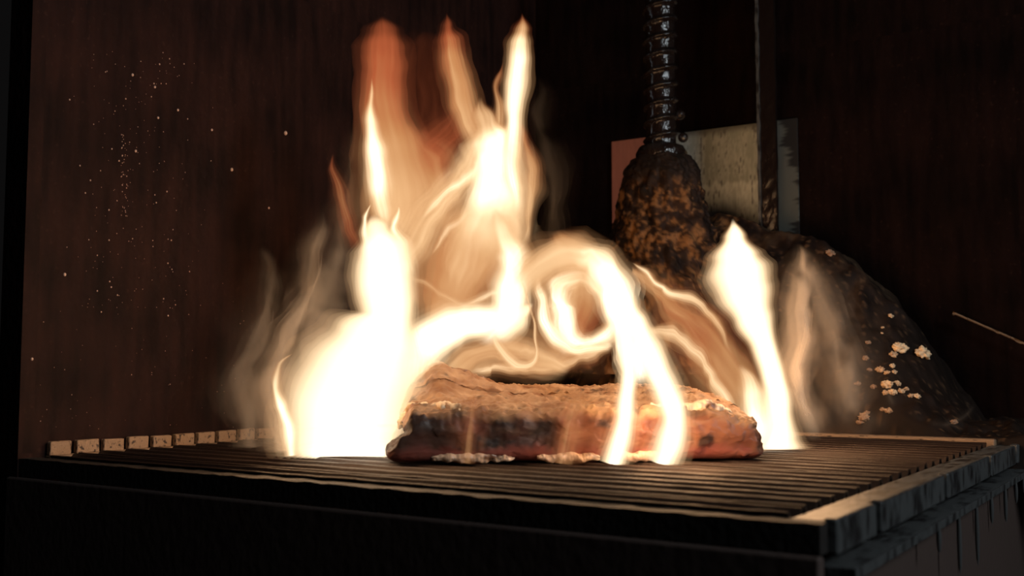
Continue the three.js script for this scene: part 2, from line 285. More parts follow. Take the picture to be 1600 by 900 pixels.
{ // beads of spat grease on the left wall: nobody could count them
  const parts = [], bead = (px, py, r) => {
    const h = hitAt(px, py, [leftWall]); if (!h) return;
    const g = new THREE.IcosahedronGeometry(r, 1); g.scale(1, 1.2, 1).translate(h.p.x, h.p.y, h.p.z); parts.push(g);
  };
  for (let i = 0; i < 210; i++) {
    const px = 75 + (rnd() + rnd() + rnd()) / 3 * 300, py = 74 + rnd() ** 1.1 * 420, d = 0.95;
    bead(px, py, (0.35 + 0.75 * rnd() ** 4) * d / FOCAL * 1.15);
  }
  for (let i = 0; i < 46; i++) bead(190 + 9 * nz(i * 0.07, 0, 0) + rnd() ** 2 * 9, 210 + rnd() * 130, 0.0002 + rnd() * 0.0003);
  for (let i = 0; i < 70; i++) bead(60 + rnd() * 330, 470 + rnd() * 210, (0.3 + 0.5 * rnd() ** 3) * 0.95 / FOCAL);
  for (const [px, py, s] of [[446, 208, 3.6], [362, 265, 2.8], [101, 429, 2.4], [207, 117, 2.2], [242, 136, 2], [278, 172, 2], [247, 184, 1.9], [212, 236, 2], [420, 325, 2], [331, 203, 2], [50, 561, 2], [1414, 304, 0]]) if (s) bead(px, py, s * 0.9 / FOCAL);
  const o = mesh('grease_spatter', mergeGeometries(parts), M.bead); o.userData = { kind: 'stuff', label: 'tiny beads of grease spattered over the left wall', category: 'grease spatter' };
}

// ---------------------------------------------------------------- the steak
{
  const o = thing('steak', 'thick charred steak with a fat edge burning on the grate', 'steak');
  const HL = 0.134, HD = 0.056; o.position.set(0.0475, 0, -0.833); o.rotation.y = -6.5 * Math.PI / 180 * -1;
  const H = (x, z) => {                                                    // height of the top
    const back = smooth(HD * 0.9, -HD * 0.6, z);
    let h = 0.040 + 0.0125 * back;
    h += 0.016 * Math.exp(-(((x + 0.106) / 0.016) ** 2)) * smooth(0.035, -0.02, z) + 0.010 * Math.exp(-(((x + 0.080) / 0.022) ** 2)) * smooth(0.02, -0.03, z);
    h -= 0.010 * smooth(-HL + 0.010, -HL, x) + 0.010 * smooth(HL - 0.04, HL, x);
    return h + 0.005 * fbm(x * 40, z * 40, 5, 3) + 0.0035 * fbm(x * 90, z * 220, 2, 3);
  };
  const g0 = new THREE.BoxGeometry(2 * HL, 2, 2 * HD, 260, 70, 90); g0.deleteAttribute('uv'); g0.deleteAttribute('normal');
  const g = mergeVertices(g0, 1e-6), p = g.attributes.position, col = new Float32Array(p.count * 3), r = 0.010, v = new THREE.Vector3();
  for (let i = 0; i < p.count; i++) {
    v.fromBufferAttribute(p, i);
    const t = (v.y + 1) / 2, hx = HL - r, hz = HD - r, hy = 0.025 - 0.010;
    const P = new THREE.Vector3(v.x, (t - 0.5) * 0.05, v.z), inner = new THREE.Vector3(clamp(P.x, -hx, hx), clamp(P.y, -hy, hy), clamp(P.z, -hz, hz));
    const dlt = P.clone().sub(inner).divide(new THREE.Vector3(r, 0.010, r)); dlt.normalize().multiply(new THREE.Vector3(r, 0.010, r));
    const q = inner.add(dlt), tt = (q.y + 0.025) / 0.05;
    let { x, z } = q, y = tt * H(q.x, q.z);
    const wob = fbm(x * 26, y * 40, z * 26, 4), fine = fbm(x * 120, y * 120, z * 120, 3);
    const side = Math.sin(Math.PI * clamp(tt));
    z += (0.010 * fbm(x * 15, 2, 1, 3) + 0.006 * wob) * Math.sign(z) * side - (z > 0 ? 0.003 * smooth(0.5, 0.9, tt) : 0);
    x += (0.012 * wob + 0.006 * nz(y * 70, z * 40, 2)) * side * Math.sign(x);
    if (x < -0.09) x -= 0.010 * smooth(0.7, 0.25, tt) * smooth(-0.09, -0.13, x);
    y += (0.003 * fine + 0.0022 * fbm(x * 260, y * 260, z * 260, 3)) * (tt > 0.12 ? 1 : 0.2);
    p.setXYZ(i, x, Math.max(0.0004, y), z);
    // what it is made of: seared top, charred and raw patches on the cut face, fat low and along the upper edge
    const px = x + 0.0475, top = smooth(lerp(0.70, 0.84, smooth(-0.05, -0.07, px)), 0.9, tt + 0.06 * wob), n1 = fbm(x * 60, y * 60, z * 60, 4), n2 = fbm(x * 22 + 5, y * 30, z * 22, 3);
    let c = mixc([0.13, 0.036, 0.020], [0.30, 0.12, 0.06], clamp(0.5 + 1.1 * n2 + 1.1 * n1));
    c = mixc(c, [0.40, 0.22, 0.13], 0.5 * smooth(0.10, 0.30, fbm(x * 26 + 4, y * 90, z * 40, 4)));
    const char = Math.max(smooth(0.030, 0.022, Math.abs(px - 0.001 + 0.006 * n2 * 2)) * smooth(0.06, 0.16, tt + 0.25 * n1) , smooth(-0.035, -0.062, px + 0.02 * n1) * clamp(0.75 + 1.4 * n2));
    c = mixc(c, [0.020, 0.013, 0.011], clamp(char * (0.85 + 0.8 * n1)));
    c = mixc(c, [0.022, 0.015, 0.012], 0.85 * smooth(0.12, 0.3, fbm(x * 34 + 9, y * 34, 4, 4) + 0.05) * (1 - top));
    c = mixc(c, [0.30, 0.075, 0.055], clamp(smooth(0.34, 0.16, tt + 0.2 * n1)) * 0.65);
    c = mixc(c, [0.024, 0.015, 0.012], 0.9 * smooth(-0.045, -0.068, px) * smooth(0.95, 0.7, tt + 0.25 * n1) * clamp(0.7 + 1.6 * n2));
    const seared = mixc([0.27, 0.115, 0.05], [0.55, 0.33, 0.18], clamp(0.5 + 1.2 * n1 + 0.9 * fbm(x * 30, 1, z * 110, 3)));
    c = mixc(c, mixc(seared, [0.06, 0.03, 0.018], 0.8 * smooth(0.16, 0.34, fbm(x * 45, 8, z * 45, 4))), top);
    col.set(c, i * 3);
  }
  g.setAttribute('color', new THREE.BufferAttribute(col, 3)); g.computeVertexNormals();
  mesh('meat', g, new THREE.MeshPhysicalMaterial({ vertexColors: true, roughness: 0.55, specularIntensity: 0.6, clearcoat: 0.12, clearcoatRoughness: 0.3 }), o);
  const fatMat = new THREE.MeshPhysicalMaterial({ vertexColors: true, roughness: 0.45, clearcoat: 0.4, clearcoatRoughness: 0.25 });
  const ribbon = (name, x0, x1, yf, zf, rr, k, pale) => {                   // a crumbled strip of fat along an edge
    const pts = []; for (let i = 0; i <= 14; i++) { const x = lerp(x0, x1, i / 14); pts.push(new THREE.Vector3(x, yf(x) + 0.002 * nz(x * 130, k, 0), zf(x) + 0.002 * nz(x * 110, 3, k))); }
    const curve = new THREE.CatmullRomCurve3(pts), t0 = new THREE.TubeGeometry(curve, 150, rr, 14), q = t0.attributes.position, nn = t0.attributes.normal, cc = new Float32Array(q.count * 3);
    for (let i = 0; i < q.count; i++) {
      const s = Math.floor(i / 15) / 150, a = new THREE.Vector3().fromBufferAttribute(q, i), e = Math.sin(Math.PI * clamp(s, 0.001, 0.999)) ** 0.5;
      const d = rr * (0.9 * fbm(a.x * 150, a.y * 150 + k, a.z * 150, 3) + (e - 1) * 0.98);
      q.setXYZ(i, a.x + nn.getX(i) * d, a.y + nn.getY(i) * d * 0.7, a.z + nn.getZ(i) * d);
      cc.set(mixc(pale, [0.16, 0.07, 0.035], smooth(0.05, 0.32, fbm(a.x * 110, a.y * 110, k, 3))), i * 3);
    }
    t0.setAttribute('color', new THREE.BufferAttribute(cc, 3)); t0.computeVertexNormals(); return mesh(name, t0, fatMat, o);
  };
  const zf = (x) => HD - 0.010 - 0.02 * smooth(-0.09, -0.135, x) - 0.03 * smooth(0.1, 0.135, x);
  ribbon('fat_edge', -0.136, -0.085, (x) => H(x, 0.045) - 0.004, zf, 0.0062, 1, [0.85, 0.62, 0.38]);
  ribbon('fat_edge', -0.092, -0.012, (x) => H(x, 0.05) - 0.004, (x) => zf(x) + 0.001, 0.0026, 5, [0.42, 0.24, 0.12]);
  ribbon('fat_edge', 0.050, 0.118, (x) => H(x, 0.05) - 0.002, zf, 0.0046, 9, [0.78, 0.60, 0.42]);
  ribbon('fat_base', -0.112, -0.052, () => 0.0035, (x) => HD - 0.002, 0.0036, 12, [0.72, 0.50, 0.34]);
  ribbon('fat_base', -0.036, 0.010, () => 0.003, (x) => HD + 0.000, 0.0034, 15, [0.72, 0.50, 0.34]);
  ribbon('fat_base', 0.018, 0.060, () => 0.0035, (x) => HD + 0.001, 0.0036, 18, [0.72, 0.46, 0.32]);
  ribbon('curled_crust', -0.100, -0.066, (x) => H(x, -0.025) + 0.000, () => -0.026, 0.0016, 21, [0.30, 0.15, 0.07]);
}

// ---------------------------------------------------------------- flames
// heat 0..1 to what the burning gas gives off
const GLOW = [[0, [0.10, 0.020, 0.007]], [0.2, [0.48, 0.11, 0.04]], [0.32, [0.62, 0.27, 0.10]], [0.46, [0.92, 0.52, 0.24]], [0.62, [1.25, 0.84, 0.46]], [0.8, [1.9, 1.5, 0.98]], [1, [3.0, 2.7, 2.1]]];
const glow = (h) => { h = clamp(h); for (let i = 1; i < GLOW.length; i++) if (h <= GLOW[i][0]) return mixc(GLOW[i - 1][1], GLOW[i][1], (h - GLOW[i - 1][0]) / (GLOW[i][0] - GLOW[i - 1][0])); return GLOW[GLOW.length - 1][1]; };
const flameMat = new THREE.MeshBasicMaterial({ vertexColors: true, transparent: true, side: THREE.DoubleSide, depthWrite: false });
// A flame is a tongue of gas: nested skins round one spine, thin and cool outside, dense and hot inside.
// pts: [pixel x, y, half width px, heat, density, depth m]
function plume(kind, name, label, pts, { skins = 5, flat = 0.55, ragged = 0.18, streak = 0.4, id = 1, loop = false, inner = 0.3, fold = 0, soft = 1, cool = 0.5, turn = 0, rim = 1.0, dense = 1, sway = 0.006, flow = 26, mat = flameMat, tint = glow, holes = 0 } = {}) {
  const P = pts.map(([x, y, w, h, a, d]) => at(x, y, d)), n = pts.length, curve = new THREE.CatmullRomCurve3(P, loop, 'centripetal');
  const val = (t, c) => { const s = loop ? t * n : t * (n - 1), i = Math.min(Math.floor(s), loop ? n - 1 : n - 2), f = s - i, k = f * f * (3 - 2 * f); return lerp(pts[i][c], pts[(i + 1) % n][c], k); };
  const rooted = pts[0][1] > 690, o = thing(name, label, kind === 'smoke' ? 'smoke' : 'flame', kind === 'smoke' ? 'smoke round the fire' : 'flames round the steak');
  const len = curve.getLength(), NV = Math.round(clamp(len / 0.002, 50, 160)), NU = 32, out = { envelope: [], core: [] };
  const face0 = new THREE.Vector3(Math.sin(turn), 0.0, Math.cos(turn));
  const frames = []; for (let j = 0; j <= NV; j++) {
    const t = j / NV, T = curve.getTangent(t), c = curve.getPoint(t), S = new THREE.Vector3().crossVectors(T, face0).normalize(), F = new THREE.Vector3().crossVectors(S, T).normalize();
    frames.push({ t, c, S, F, w: val(t, 2), h: val(t, 3), a: val(t, 4), d: val(t, 5) });
  }
  for (let k = 0; k < skins; k++) {
    const q = skins > 1 ? k / (skins - 1) : 1, size = lerp(1.0 + 0.1 * soft, inner, q ** 0.8), pos = [], col = [], idx = [];
    for (let j = 0; j <= NV; j++) {
      const f = frames[j], R = (kind === 'smoke' ? 1 : 1.16) * f.w * f.d / FOCAL, along = f.t * len, ends = loop ? 1 : (rooted ? 1 : smooth(0, 0.16, f.t)) * smooth(1, 0.9, f.t);
      for (let i = 0; i <= NU; i++) {
        const a = i / NU * Math.PI * 2, ca = Math.cos(a), sa = Math.sin(a);
        const wv = ragged * (fbm(ca * 0.9 + id * 7.7, along * 26 + k * 0.35, sa * 0.9 + k * 0.22, 3) + 0.35 * fbm(ca * 2.2, along * 60, sa * 2.2 + id + k, 2));
        const rr = R * size * (1 + wv * 2), bend = fold * R * Math.sin(ca * 2.4 + along * 40 + id);
        const X = f.c.x + f.S.x * ca * rr + f.F.x * (sa * rr * flat + bend), Y = f.c.y + f.S.y * ca * rr + f.F.y * (sa * rr * flat + bend), Z = f.c.z + f.S.z * ca * rr + f.F.z * (sa * rr * flat + bend);
        const lift = sway * smooth(0, 0.05, Y);                                // the gas is stirred more, the higher it has risen
        pos.push(X + lift * 3.2 * fbm(X * flow, Y * flow * 0.6, Z * flow + 2, 3), Math.max(0.0008, Y + lift * 2.4 * fbm(X * flow + 9, Y * flow * 0.6, Z * flow, 3)), Z + lift * 2 * fbm(X * flow, Y * flow * 0.6 + 5, Z * flow, 2));
        const st = fbm(ca * 3.2 + id * 3.1 + 0.5 * nz(along * 14, id, 2), along * 9 + id, sa * 2.2 + k * 0.6, 4);
        const thick = Math.abs(sa) ** rim, heat = clamp(f.h * lerp(cool, 1.0, q ** 0.7) * lerp(0.5, 1, Math.abs(sa) ** 0.6) + streak * st * 0.5), al = clamp(f.a * ends * dense * thick * lerp(0.07, 0.66, q ** 1.2) * clamp(1 + streak * 2.4 * st, 0.05, 2.2) * (holes ? smooth(-0.1, 0.22, fbm(X * 34 + id, Y * 22, Z * 8, 3) + 0.35 - holes) : 1));
        col.push(...tint(heat), al);
      }
    }
    for (let j = 0; j < NV; j++) for (let i = 0; i < NU; i++) { const v = j * (NU + 1) + i; idx.push(v, v + 1, v + NU + 1, v + 1, v + NU + 2, v + NU + 1); }
    const g = new THREE.BufferGeometry(); g.setAttribute('position', new THREE.Float32BufferAttribute(pos, 3)); g.setAttribute('color', new THREE.Float32BufferAttribute(col, 4)); g.setIndex(idx); g.computeVertexNormals();
    out[q < 0.5 || skins === 1 ? 'envelope' : 'core'].push(g);
  }
  for (const part of ['envelope', 'core']) if (out[part].length) { const m = mesh(name + (part === 'core' ? '_core' : '_envelope'), mergeGeometries(out[part]), mat, o); m.castShadow = false; m.receiveShadow = false; }
  if (kind === 'smoke') o.userData.kind = 'stuff';
  return o;
}
const flame = (label, pts, how) => plume('flame', 'flame', label, pts, how);
const fireLight = (px, py, d, power, size = 3) => {
  const l = new THREE.PointLight(FIRE, power * FIRE_POWER, 0, 2); l.position.copy(at(px, py, d)); l.castShadow = true; l.shadow.radius = size; l.name = 'flame_light'; scene.add(l);
};
// the left body of fire
flame('broad white flame filling the space left of the steak', [[545, 722, 98, 1, 1, 0.80], [546, 690, 108, 1, 1, 0.81], [550, 640, 112, 1, 1, 0.815], [568, 585, 106, 1, 1, 0.82], [590, 535, 84, 1, 1, 0.825], [607, 495, 50, 1, 1, 0.83], [602, 440, 52, 1, 1, 0.835], [600, 395, 46, 1, 0.9, 0.84], [592, 362, 26, 0.85, 0.6, 0.845], [586, 335, 10, 0.7, 0.3, 0.85]],
  { id: 1, skins: 8, ragged: 0.05, streak: 0.10, inner: 0.5, cool: 0.62, soft: 0.5, rim: 0.55, sway: 0.003 });
flame('thin pale flame tongue at the far left edge of the fire', [[456, 712, 12, 0.9, 0.7, 0.80], [450, 670, 18, 0.98, 0.9, 0.80], [441, 630, 16, 0.95, 0.9, 0.80], [437, 596, 12, 0.75, 0.6, 0.80], [447, 566, 6, 0.6, 0.35, 0.80], [462, 545, 1, 0.5, 0.2, 0.80]], { id: 2, skins: 4, ragged: 0.1, streak: 0.1 });
flame('short pointed flame on the right shoulder of the left fire', [[628, 430, 22, 0.9, 0.7, 0.85], [626, 385, 17, 0.9, 0.8, 0.85], [620, 350, 8, 0.85, 0.7, 0.85], [621, 320, 2, 0.7, 0.4, 0.85]], { id: 3, skins: 4, ragged: 0.1 });
flame('short pointed flame on the left shoulder of the left fire', [[580, 420, 24, 0.95, 0.8, 0.845], [577, 375, 17, 0.9, 0.8, 0.845], [574, 345, 7, 0.85, 0.6, 0.845], [576, 318, 2, 0.7, 0.4, 0.845]], { id: 31, skins: 4, ragged: 0.1 });
// upper left column
flame('tall bright flame streak up the left of the column', [[612, 370, 18, 0.55, 0.3, 0.88], [600, 325, 26, 0.75, 0.6, 0.88], [590, 285, 28, 0.98, 0.95, 0.88], [586, 240, 24, 0.98, 1, 0.88], [584, 190, 15, 0.85, 0.8, 0.88], [584, 150, 8, 0.62, 0.5, 0.88], [586, 120, 3, 0.4, 0.2, 0.88]], { id: 4, skins: 5, ragged: 0.12, streak: 0.3, sway: 0.003 });
flame('orange red flame veil at the top left of the column', [[640, 400, 46, 0.5, 0.5, 0.90], [624, 320, 64, 0.46, 0.8, 0.90], [612, 240, 54, 0.38, 1, 0.90], [603, 170, 44, 0.29, 1, 0.90], [600, 110, 40, 0.22, 1, 0.90], [598, 74, 39, 0.18, 0.9, 0.90], [597, 48, 28, 0.1, 0.4, 0.90], [596, 22, 5, 0.04, 0.1, 0.90]], { id: 5, skins: 5, ragged: 0.07, streak: 0.25, flat: 0.35, cool: 0.9, rim: 0.75, dense: 1.7, sway: 0.003 });
flame('dull orange flame veil across the middle of the column', [[656, 370, 48, 0.42, 0.5, 0.92], [670, 310, 66, 0.36, 0.65, 0.92], [668, 262, 62, 0.28, 0.6, 0.92], [652, 220, 40, 0.20, 0.4, 0.92], [642, 180, 14, 0.14, 0.2, 0.92]], { id: 6, skins: 5, ragged: 0.2, streak: 0.4, flat: 0.4, cool: 0.9, sway: 0.006 });
flame('dark red flame veil below the gap at the top of the column', [[640, 290, 30, 0.2, 0.4, 0.93], [672, 250, 46, 0.15, 0.5, 0.93], [704, 215, 40, 0.12, 0.5, 0.93], [722, 175, 26, 0.12, 0.4, 0.93], [732, 140, 10, 0.1, 0.2, 0.93]], { id: 32, skins: 4, ragged: 0.15, streak: 0.4, flat: 0.4, cool: 0.9 });
// centre column
flame('white twisting flame at the heart of the column', [[700, 470, 40, 0.45, 0.5, 0.88], [736, 405, 60, 0.5, 0.7, 0.88], [760, 350, 58, 0.7, 0.8, 0.88], [774, 305, 58, 0.98, 0.95, 0.88], [775, 258, 58, 1, 0.95, 0.88], [768, 220, 46, 0.95, 0.8, 0.88], [758, 185, 20, 0.55, 0.5, 0.88], [746, 140, 6, 0.4, 0.2, 0.88]], { id: 7, skins: 6, ragged: 0.14, streak: 0.45, inner: 0.45, sway: 0.005, fold: 0.2, rim: 0.7 });
flame('peach flame veil joining the column to the arching flame', [[830, 440, 30, 0.5, 0.5, 0.89], [806, 400, 44, 0.5, 0.7, 0.89], [796, 350, 44, 0.6, 0.8, 0.89], [808, 300, 34, 0.6, 0.7, 0.89], [812, 250, 22, 0.4, 0.4, 0.89], [812, 210, 8, 0.3, 0.2, 0.89]], { id: 39, skins: 4, ragged: 0.14, streak: 0.45, flat: 0.4, cool: 0.9 });
flame('white flame streak at the top right of the column', [[806, 340, 12, 0.8, 0.5, 0.87], [803, 270, 17, 0.9, 0.8, 0.87], [803, 200, 19, 0.95, 1, 0.87], [806, 140, 20, 0.95, 1, 0.87], [810, 95, 20, 0.95, 1, 0.87], [811, 68, 19, 0.8, 0.9, 0.87], [812, 46, 14, 0.5, 0.6, 0.87], [813, 18, 2, 0.2, 0.2, 0.87]], { id: 8, skins: 5, ragged: 0.08, streak: 0.4, sway: 0.003, rim: 0.55 });
flame('slanting orange flame ribbon at the top centre of the column', [[756, 240, 20, 0.5, 0.4, 0.90], [736, 190, 24, 0.42, 0.8, 0.90], [720, 140, 26, 0.36, 1, 0.90], [708, 95, 27, 0.32, 1, 0.90], [704, 66, 25, 0.24, 0.8, 0.90], [700, 42, 14, 0.14, 0.4, 0.90], [698, 18, 3, 0.05, 0.1, 0.90]], { id: 9, skins: 5, ragged: 0.1, streak: 0.4, flat: 0.35, cool: 0.9, sway: 0.003, rim: 0.6 });
flame('long slanting peach flame ribbon low in the column', [[620, 440, 30, 0.5, 0.5, 0.89], [652, 368, 38, 0.5, 0.65, 0.89], [692, 306, 34, 0.54, 0.7, 0.89], [734, 250, 28, 0.55, 0.6, 0.89], [772, 190, 16, 0.42, 0.4, 0.89], [784, 130, 8, 0.3, 0.25, 0.89], [786, 90, 3, 0.2, 0.1, 0.89]], { id: 10, skins: 5, ragged: 0.15, streak: 0.55, flat: 0.35, cool: 0.9 });
flame('bright slanting flame streak across the peach ribbon', [[655, 345, 5, 0.6, 0.5, 0.885], [676, 318, 11, 0.72, 0.7, 0.885], [708, 288, 13, 0.8, 0.8, 0.885], [740, 262, 12, 0.85, 0.8, 0.885]], { id: 33, skins: 4, ragged: 0.15, streak: 0.4 });
flame('second bright slanting flame streak below the first', [[670, 402, 5, 0.55, 0.4, 0.884], [696, 370, 10, 0.64, 0.6, 0.884], [730, 330, 13, 0.68, 0.6, 0.884], [760, 290, 12, 0.8, 0.7, 0.884]], { id: 34, skins: 4, ragged: 0.15, streak: 0.4 });
flame('curved amber flame wisp on the right edge of the column', [[812, 385, 14, 0.55, 0.4, 0.88], [824, 325, 14, 0.46, 0.55, 0.88], [834, 265, 12, 0.38, 0.55, 0.88], [828, 220, 9, 0.28, 0.4, 0.88], [820, 190, 3, 0.2, 0.15, 0.88]], { id: 11, skins: 4, ragged: 0.12, cool: 0.8 });
// lower centre: the tan veil, the white swirl and the column foot
flame('tan flame veil hanging in the middle of the fire', [[684, 520, 56, 0.42, 0.6, 0.91], [704, 470, 82, 0.36, 0.9, 0.91], [714, 415, 84, 0.36, 0.9, 0.91], [724, 360, 70, 0.46, 0.7, 0.91], [732, 315, 26, 0.42, 0.3, 0.91]], { id: 12, skins: 5, ragged: 0.12, streak: 0.22, flat: 0.35, cool: 0.95, rim: 0.6 });
flame('white flame foot leaning into the column above the steak', [[756, 540, 26, 0.9, 0.7, 0.87], [786, 495, 38, 1, 1, 0.87], [800, 445, 38, 1, 1, 0.87], [800, 400, 32, 0.95, 0.85, 0.87], [786, 360, 18, 0.75, 0.5, 0.87], [774, 325, 5, 0.55, 0.3, 0.87]], { id: 13, skins: 5, ragged: 0.12, streak: 0.25, inner: 0.4, sway: 0.006 });
flame('white sideways flame swirl above the left of the steak', [[610, 600, 46, 1, 1, 0.84], [648, 552, 44, 1, 1, 0.85], [694, 516, 36, 1, 1, 0.86], [742, 504, 29, 1, 1, 0.865], [786, 500, 24, 1, 1, 0.87], [815, 490, 12, 0.85, 0.7, 0.87], [832, 476, 4, 0.7, 0.4, 0.87]], { id: 14, skins: 5, ragged: 0.07, streak: 0.12, inner: 0.5, cool: 0.65, rim: 0.6, sway: 0.004 });
flame('thin peach flame line sagging through the tan veil', [[640, 430, 7, 0.5, 0.4, 0.88], [672, 456, 9, 0.46, 0.3, 0.88], [712, 472, 12, 0.5, 0.3, 0.88], [760, 466, 14, 0.7, 0.5, 0.88], [800, 440, 10, 0.7, 0.4, 0.88]], { id: 35, skins: 3, ragged: 0.2, streak: 0.4, rim: 1.5 });
flame('amber flame veil just above the left end of the steak', [[690, 590, 34, 0.5, 0.6, 0.89], [735, 562, 44, 0.40, 0.8, 0.89], [785, 548, 44, 0.40, 0.8, 0.89], [840, 556, 40, 0.44, 0.7, 0.89], [890, 575, 24, 0.5, 0.5, 0.89]], { id: 15, skins: 4, ragged: 0.15, streak: 0.4, flat: 0.4, cool: 0.95 });
flame('low pale flame along the back edge of the steak', [[728, 584, 8, 0.7, 0.6, 0.895], [770, 582, 13, 0.66, 0.7, 0.895], [830, 578, 17, 0.55, 0.6, 0.895], [880, 562, 16, 0.55, 0.6, 0.895], [940, 548, 15, 0.66, 0.6, 0.895], [970, 540, 8, 0.8, 0.5, 0.895]], { id: 16, skins: 4, ragged: 0.15, streak: 0.4, flat: 0.5 });
flame('thin looping flame curl left of the round flame ring', [[768, 520, 8, 0.6, 0.4, 0.86], [780, 548, 10, 0.62, 0.6, 0.86], [802, 570, 13, 0.64, 0.65, 0.86], [830, 568, 12, 0.64, 0.65, 0.86], [842, 538, 10, 0.6, 0.65, 0.86], [838, 500, 10, 0.6, 0.6, 0.86], [828, 470, 9, 0.6, 0.5, 0.86], [812, 440, 5, 0.5, 0.3, 0.86]], { id: 17, skins: 4, ragged: 0.2, streak: 0.45, sway: 0.006, rim: 1.5 });
flame('dim brown flame haze filling the gap at the top of the column', [[690, 360, 60, 0.06, 0.16, 0.95], [682, 280, 74, 0.05, 0.2, 0.95], [674, 200, 78, 0.03, 0.2, 0.95], [664, 130, 72, 0.02, 0.2, 0.95], [660, 80, 60, 0.01, 0.16, 0.95], [660, 50, 20, 0, 0.05, 0.95]], { id: 40, skins: 3, ragged: 0.1, streak: 0.3, flat: 0.4, cool: 0.9 });
flame('round flame ring with a dark hole above the steak', [[864, 484, 24, 0.95, 0.95, 0.86], [872, 446, 26, 0.8, 0.8, 0.86], [904, 436, 20, 0.6, 0.6, 0.86], [940, 462, 14, 0.62, 0.6, 0.86], [956, 500, 14, 0.8, 0.8, 0.86], [936, 534, 20, 0.9, 0.9, 0.86], [892, 534, 26, 0.95, 0.95, 0.86]], { id: 18, skins: 5, ragged: 0.16, streak: 0.45, loop: true, flat: 0.5, sway: 0.007, flow: 34 });
flame('pale flame ribbon running down inside the round flame ring', [[844, 420, 6, 0.6, 0.4, 0.855], [852, 460, 13, 0.8, 0.8, 0.855], [868, 510, 18, 0.9, 0.9, 0.855], [904, 545, 16, 0.8, 0.8, 0.855], [950, 548, 10, 0.75, 0.6, 0.855]], { id: 36, skins: 4, ragged: 0.15, streak: 0.45 });
flame('brown gold flame veil behind the round flame ring', [[850, 570, 50, 0.36, 0.5, 0.90], [895, 505, 74, 0.26, 0.7, 0.90], [905, 440, 70, 0.4, 0.8, 0.90], [893, 395, 48, 0.46, 0.7, 0.90], [872, 366, 16, 0.3, 0.3, 0.90]], { id: 19, skins: 4, ragged: 0.14, streak: 0.35, flat: 0.35, cool: 0.95 });
// the arching tongue in front of the steak
flame('arching peach flame over the middle of the steak', [[806, 470, 30, 0.6, 0.5, 0.85], [836, 420, 40, 0.55, 0.7, 0.845], [880, 402, 32, 0.58, 0.8, 0.84], [922, 410, 34, 0.75, 0.9, 0.83], [950, 446, 40, 1, 1, 0.82], [974, 496, 34, 1, 1, 0.80], [992, 550, 36, 1, 1, 0.785], [1012, 604, 28, 1, 0.8, 0.765]], { id: 20, skins: 5, ragged: 0.09, streak: 0.3, inner: 0.45, cool: 0.7, rim: 0.6 });
flame('left leg of the forked white flame before the steak', [[958, 726, 26, 0.95, 0.9, 0.748], [968, 692, 24, 1, 1, 0.75], [980, 650, 20, 1, 1, 0.752], [984, 610, 18, 1, 1, 0.756], [982, 560, 20, 1, 1, 0.775], [974, 500, 14, 1, 0.9, 0.79]], { id: 21, skins: 5, ragged: 0.06, streak: 0.12, cool: 0.6, soft: 0.5, rim: 0.5, sway: 0.002 });
flame('right leg of the forked white flame before the steak', [[1034, 726, 34, 0.92, 0.85, 0.748], [1048, 690, 33, 1, 0.95, 0.75], [1054, 650, 26, 1, 1, 0.752], [1042, 610, 28, 1, 1, 0.756], [1020, 565, 30, 1, 1, 0.77], [998, 515, 28, 1, 1, 0.79], [980, 465, 16, 1, 0.9, 0.81]], { id: 22, skins: 5, ragged: 0.06, streak: 0.18, cool: 0.6, soft: 0.5, rim: 0.5, sway: 0.002 });
// right hand side
flame('white leaf shaped flame standing at the right of the steak', [[1206, 702, 56, 0.95, 0.9, 0.89], [1207, 680, 44, 1, 1, 0.89], [1212, 640, 28, 1, 1, 0.89], [1207, 590, 22, 1, 1, 0.89], [1195, 540, 23, 1, 1, 0.89], [1179, 495, 34, 1, 1, 0.89], [1164, 455, 49, 1, 1, 0.89], [1155, 425, 53, 1, 1, 0.89], [1150, 400, 41, 1, 1, 0.89], [1147, 372, 19, 0.95, 0.9, 0.89], [1144, 342, 3, 0.8, 0.6, 0.89]], { id: 23, skins: 7, ragged: 0.04, streak: 0.08, inner: 0.5, cool: 0.62, soft: 0.4, rim: 0.45, sway: 0.002 });
flame('gold flame veil sweeping to the right over the steak', [[1170, 660, 40, 0.42, 0.5, 0.90], [1140, 590, 66, 0.34, 0.6, 0.90], [1100, 530, 66, 0.28, 0.6, 0.90], [1060, 480, 46, 0.3, 0.6, 0.90], [1015, 440, 24, 0.36, 0.5, 0.90], [980, 412, 5, 0.36, 0.3, 0.90]], { id: 24, skins: 4, ragged: 0.14, streak: 0.5, flat: 0.35, cool: 0.95, sway: 0.006 });
flame('narrow bright flame streak along the top of the gold veil', [[1150, 560, 5, 0.5, 0.35, 0.885], [1110, 505, 11, 0.55, 0.55, 0.885], [1080, 470, 12, 0.66, 0.65, 0.885], [1045, 446, 11, 0.75, 0.7, 0.885], [1012, 428, 8, 0.75, 0.6, 0.885], [984, 413, 2, 0.6, 0.3, 0.885]], { id: 25, skins: 4, ragged: 0.1, streak: 0.3 });
flame('pale flame wisp crossing the right top of the steak', [[1168, 690, 16, 0.75, 0.6, 0.86], [1150, 640, 18, 0.66, 0.6, 0.86], [1128, 590, 14, 0.6, 0.6, 0.86], [1100, 555, 16, 0.6, 0.5, 0.86], [1050, 522, 20, 0.62, 0.6, 0.86], [1012, 506, 8, 0.6, 0.4, 0.86]], { id: 26, skins: 4, ragged: 0.2, streak: 0.5, sway: 0.007 });
flame('low white flame at the right foot of the steak', [[1130, 714, 14, 0.75, 0.6, 0.84], [1164, 702, 24, 0.95, 0.9, 0.85], [1186, 664, 30, 1, 0.95, 0.87], [1180, 615, 24, 0.85, 0.7, 0.88], [1158, 570, 8, 0.6, 0.3, 0.88]], { id: 27, skins: 5, ragged: 0.14, streak: 0.3 });
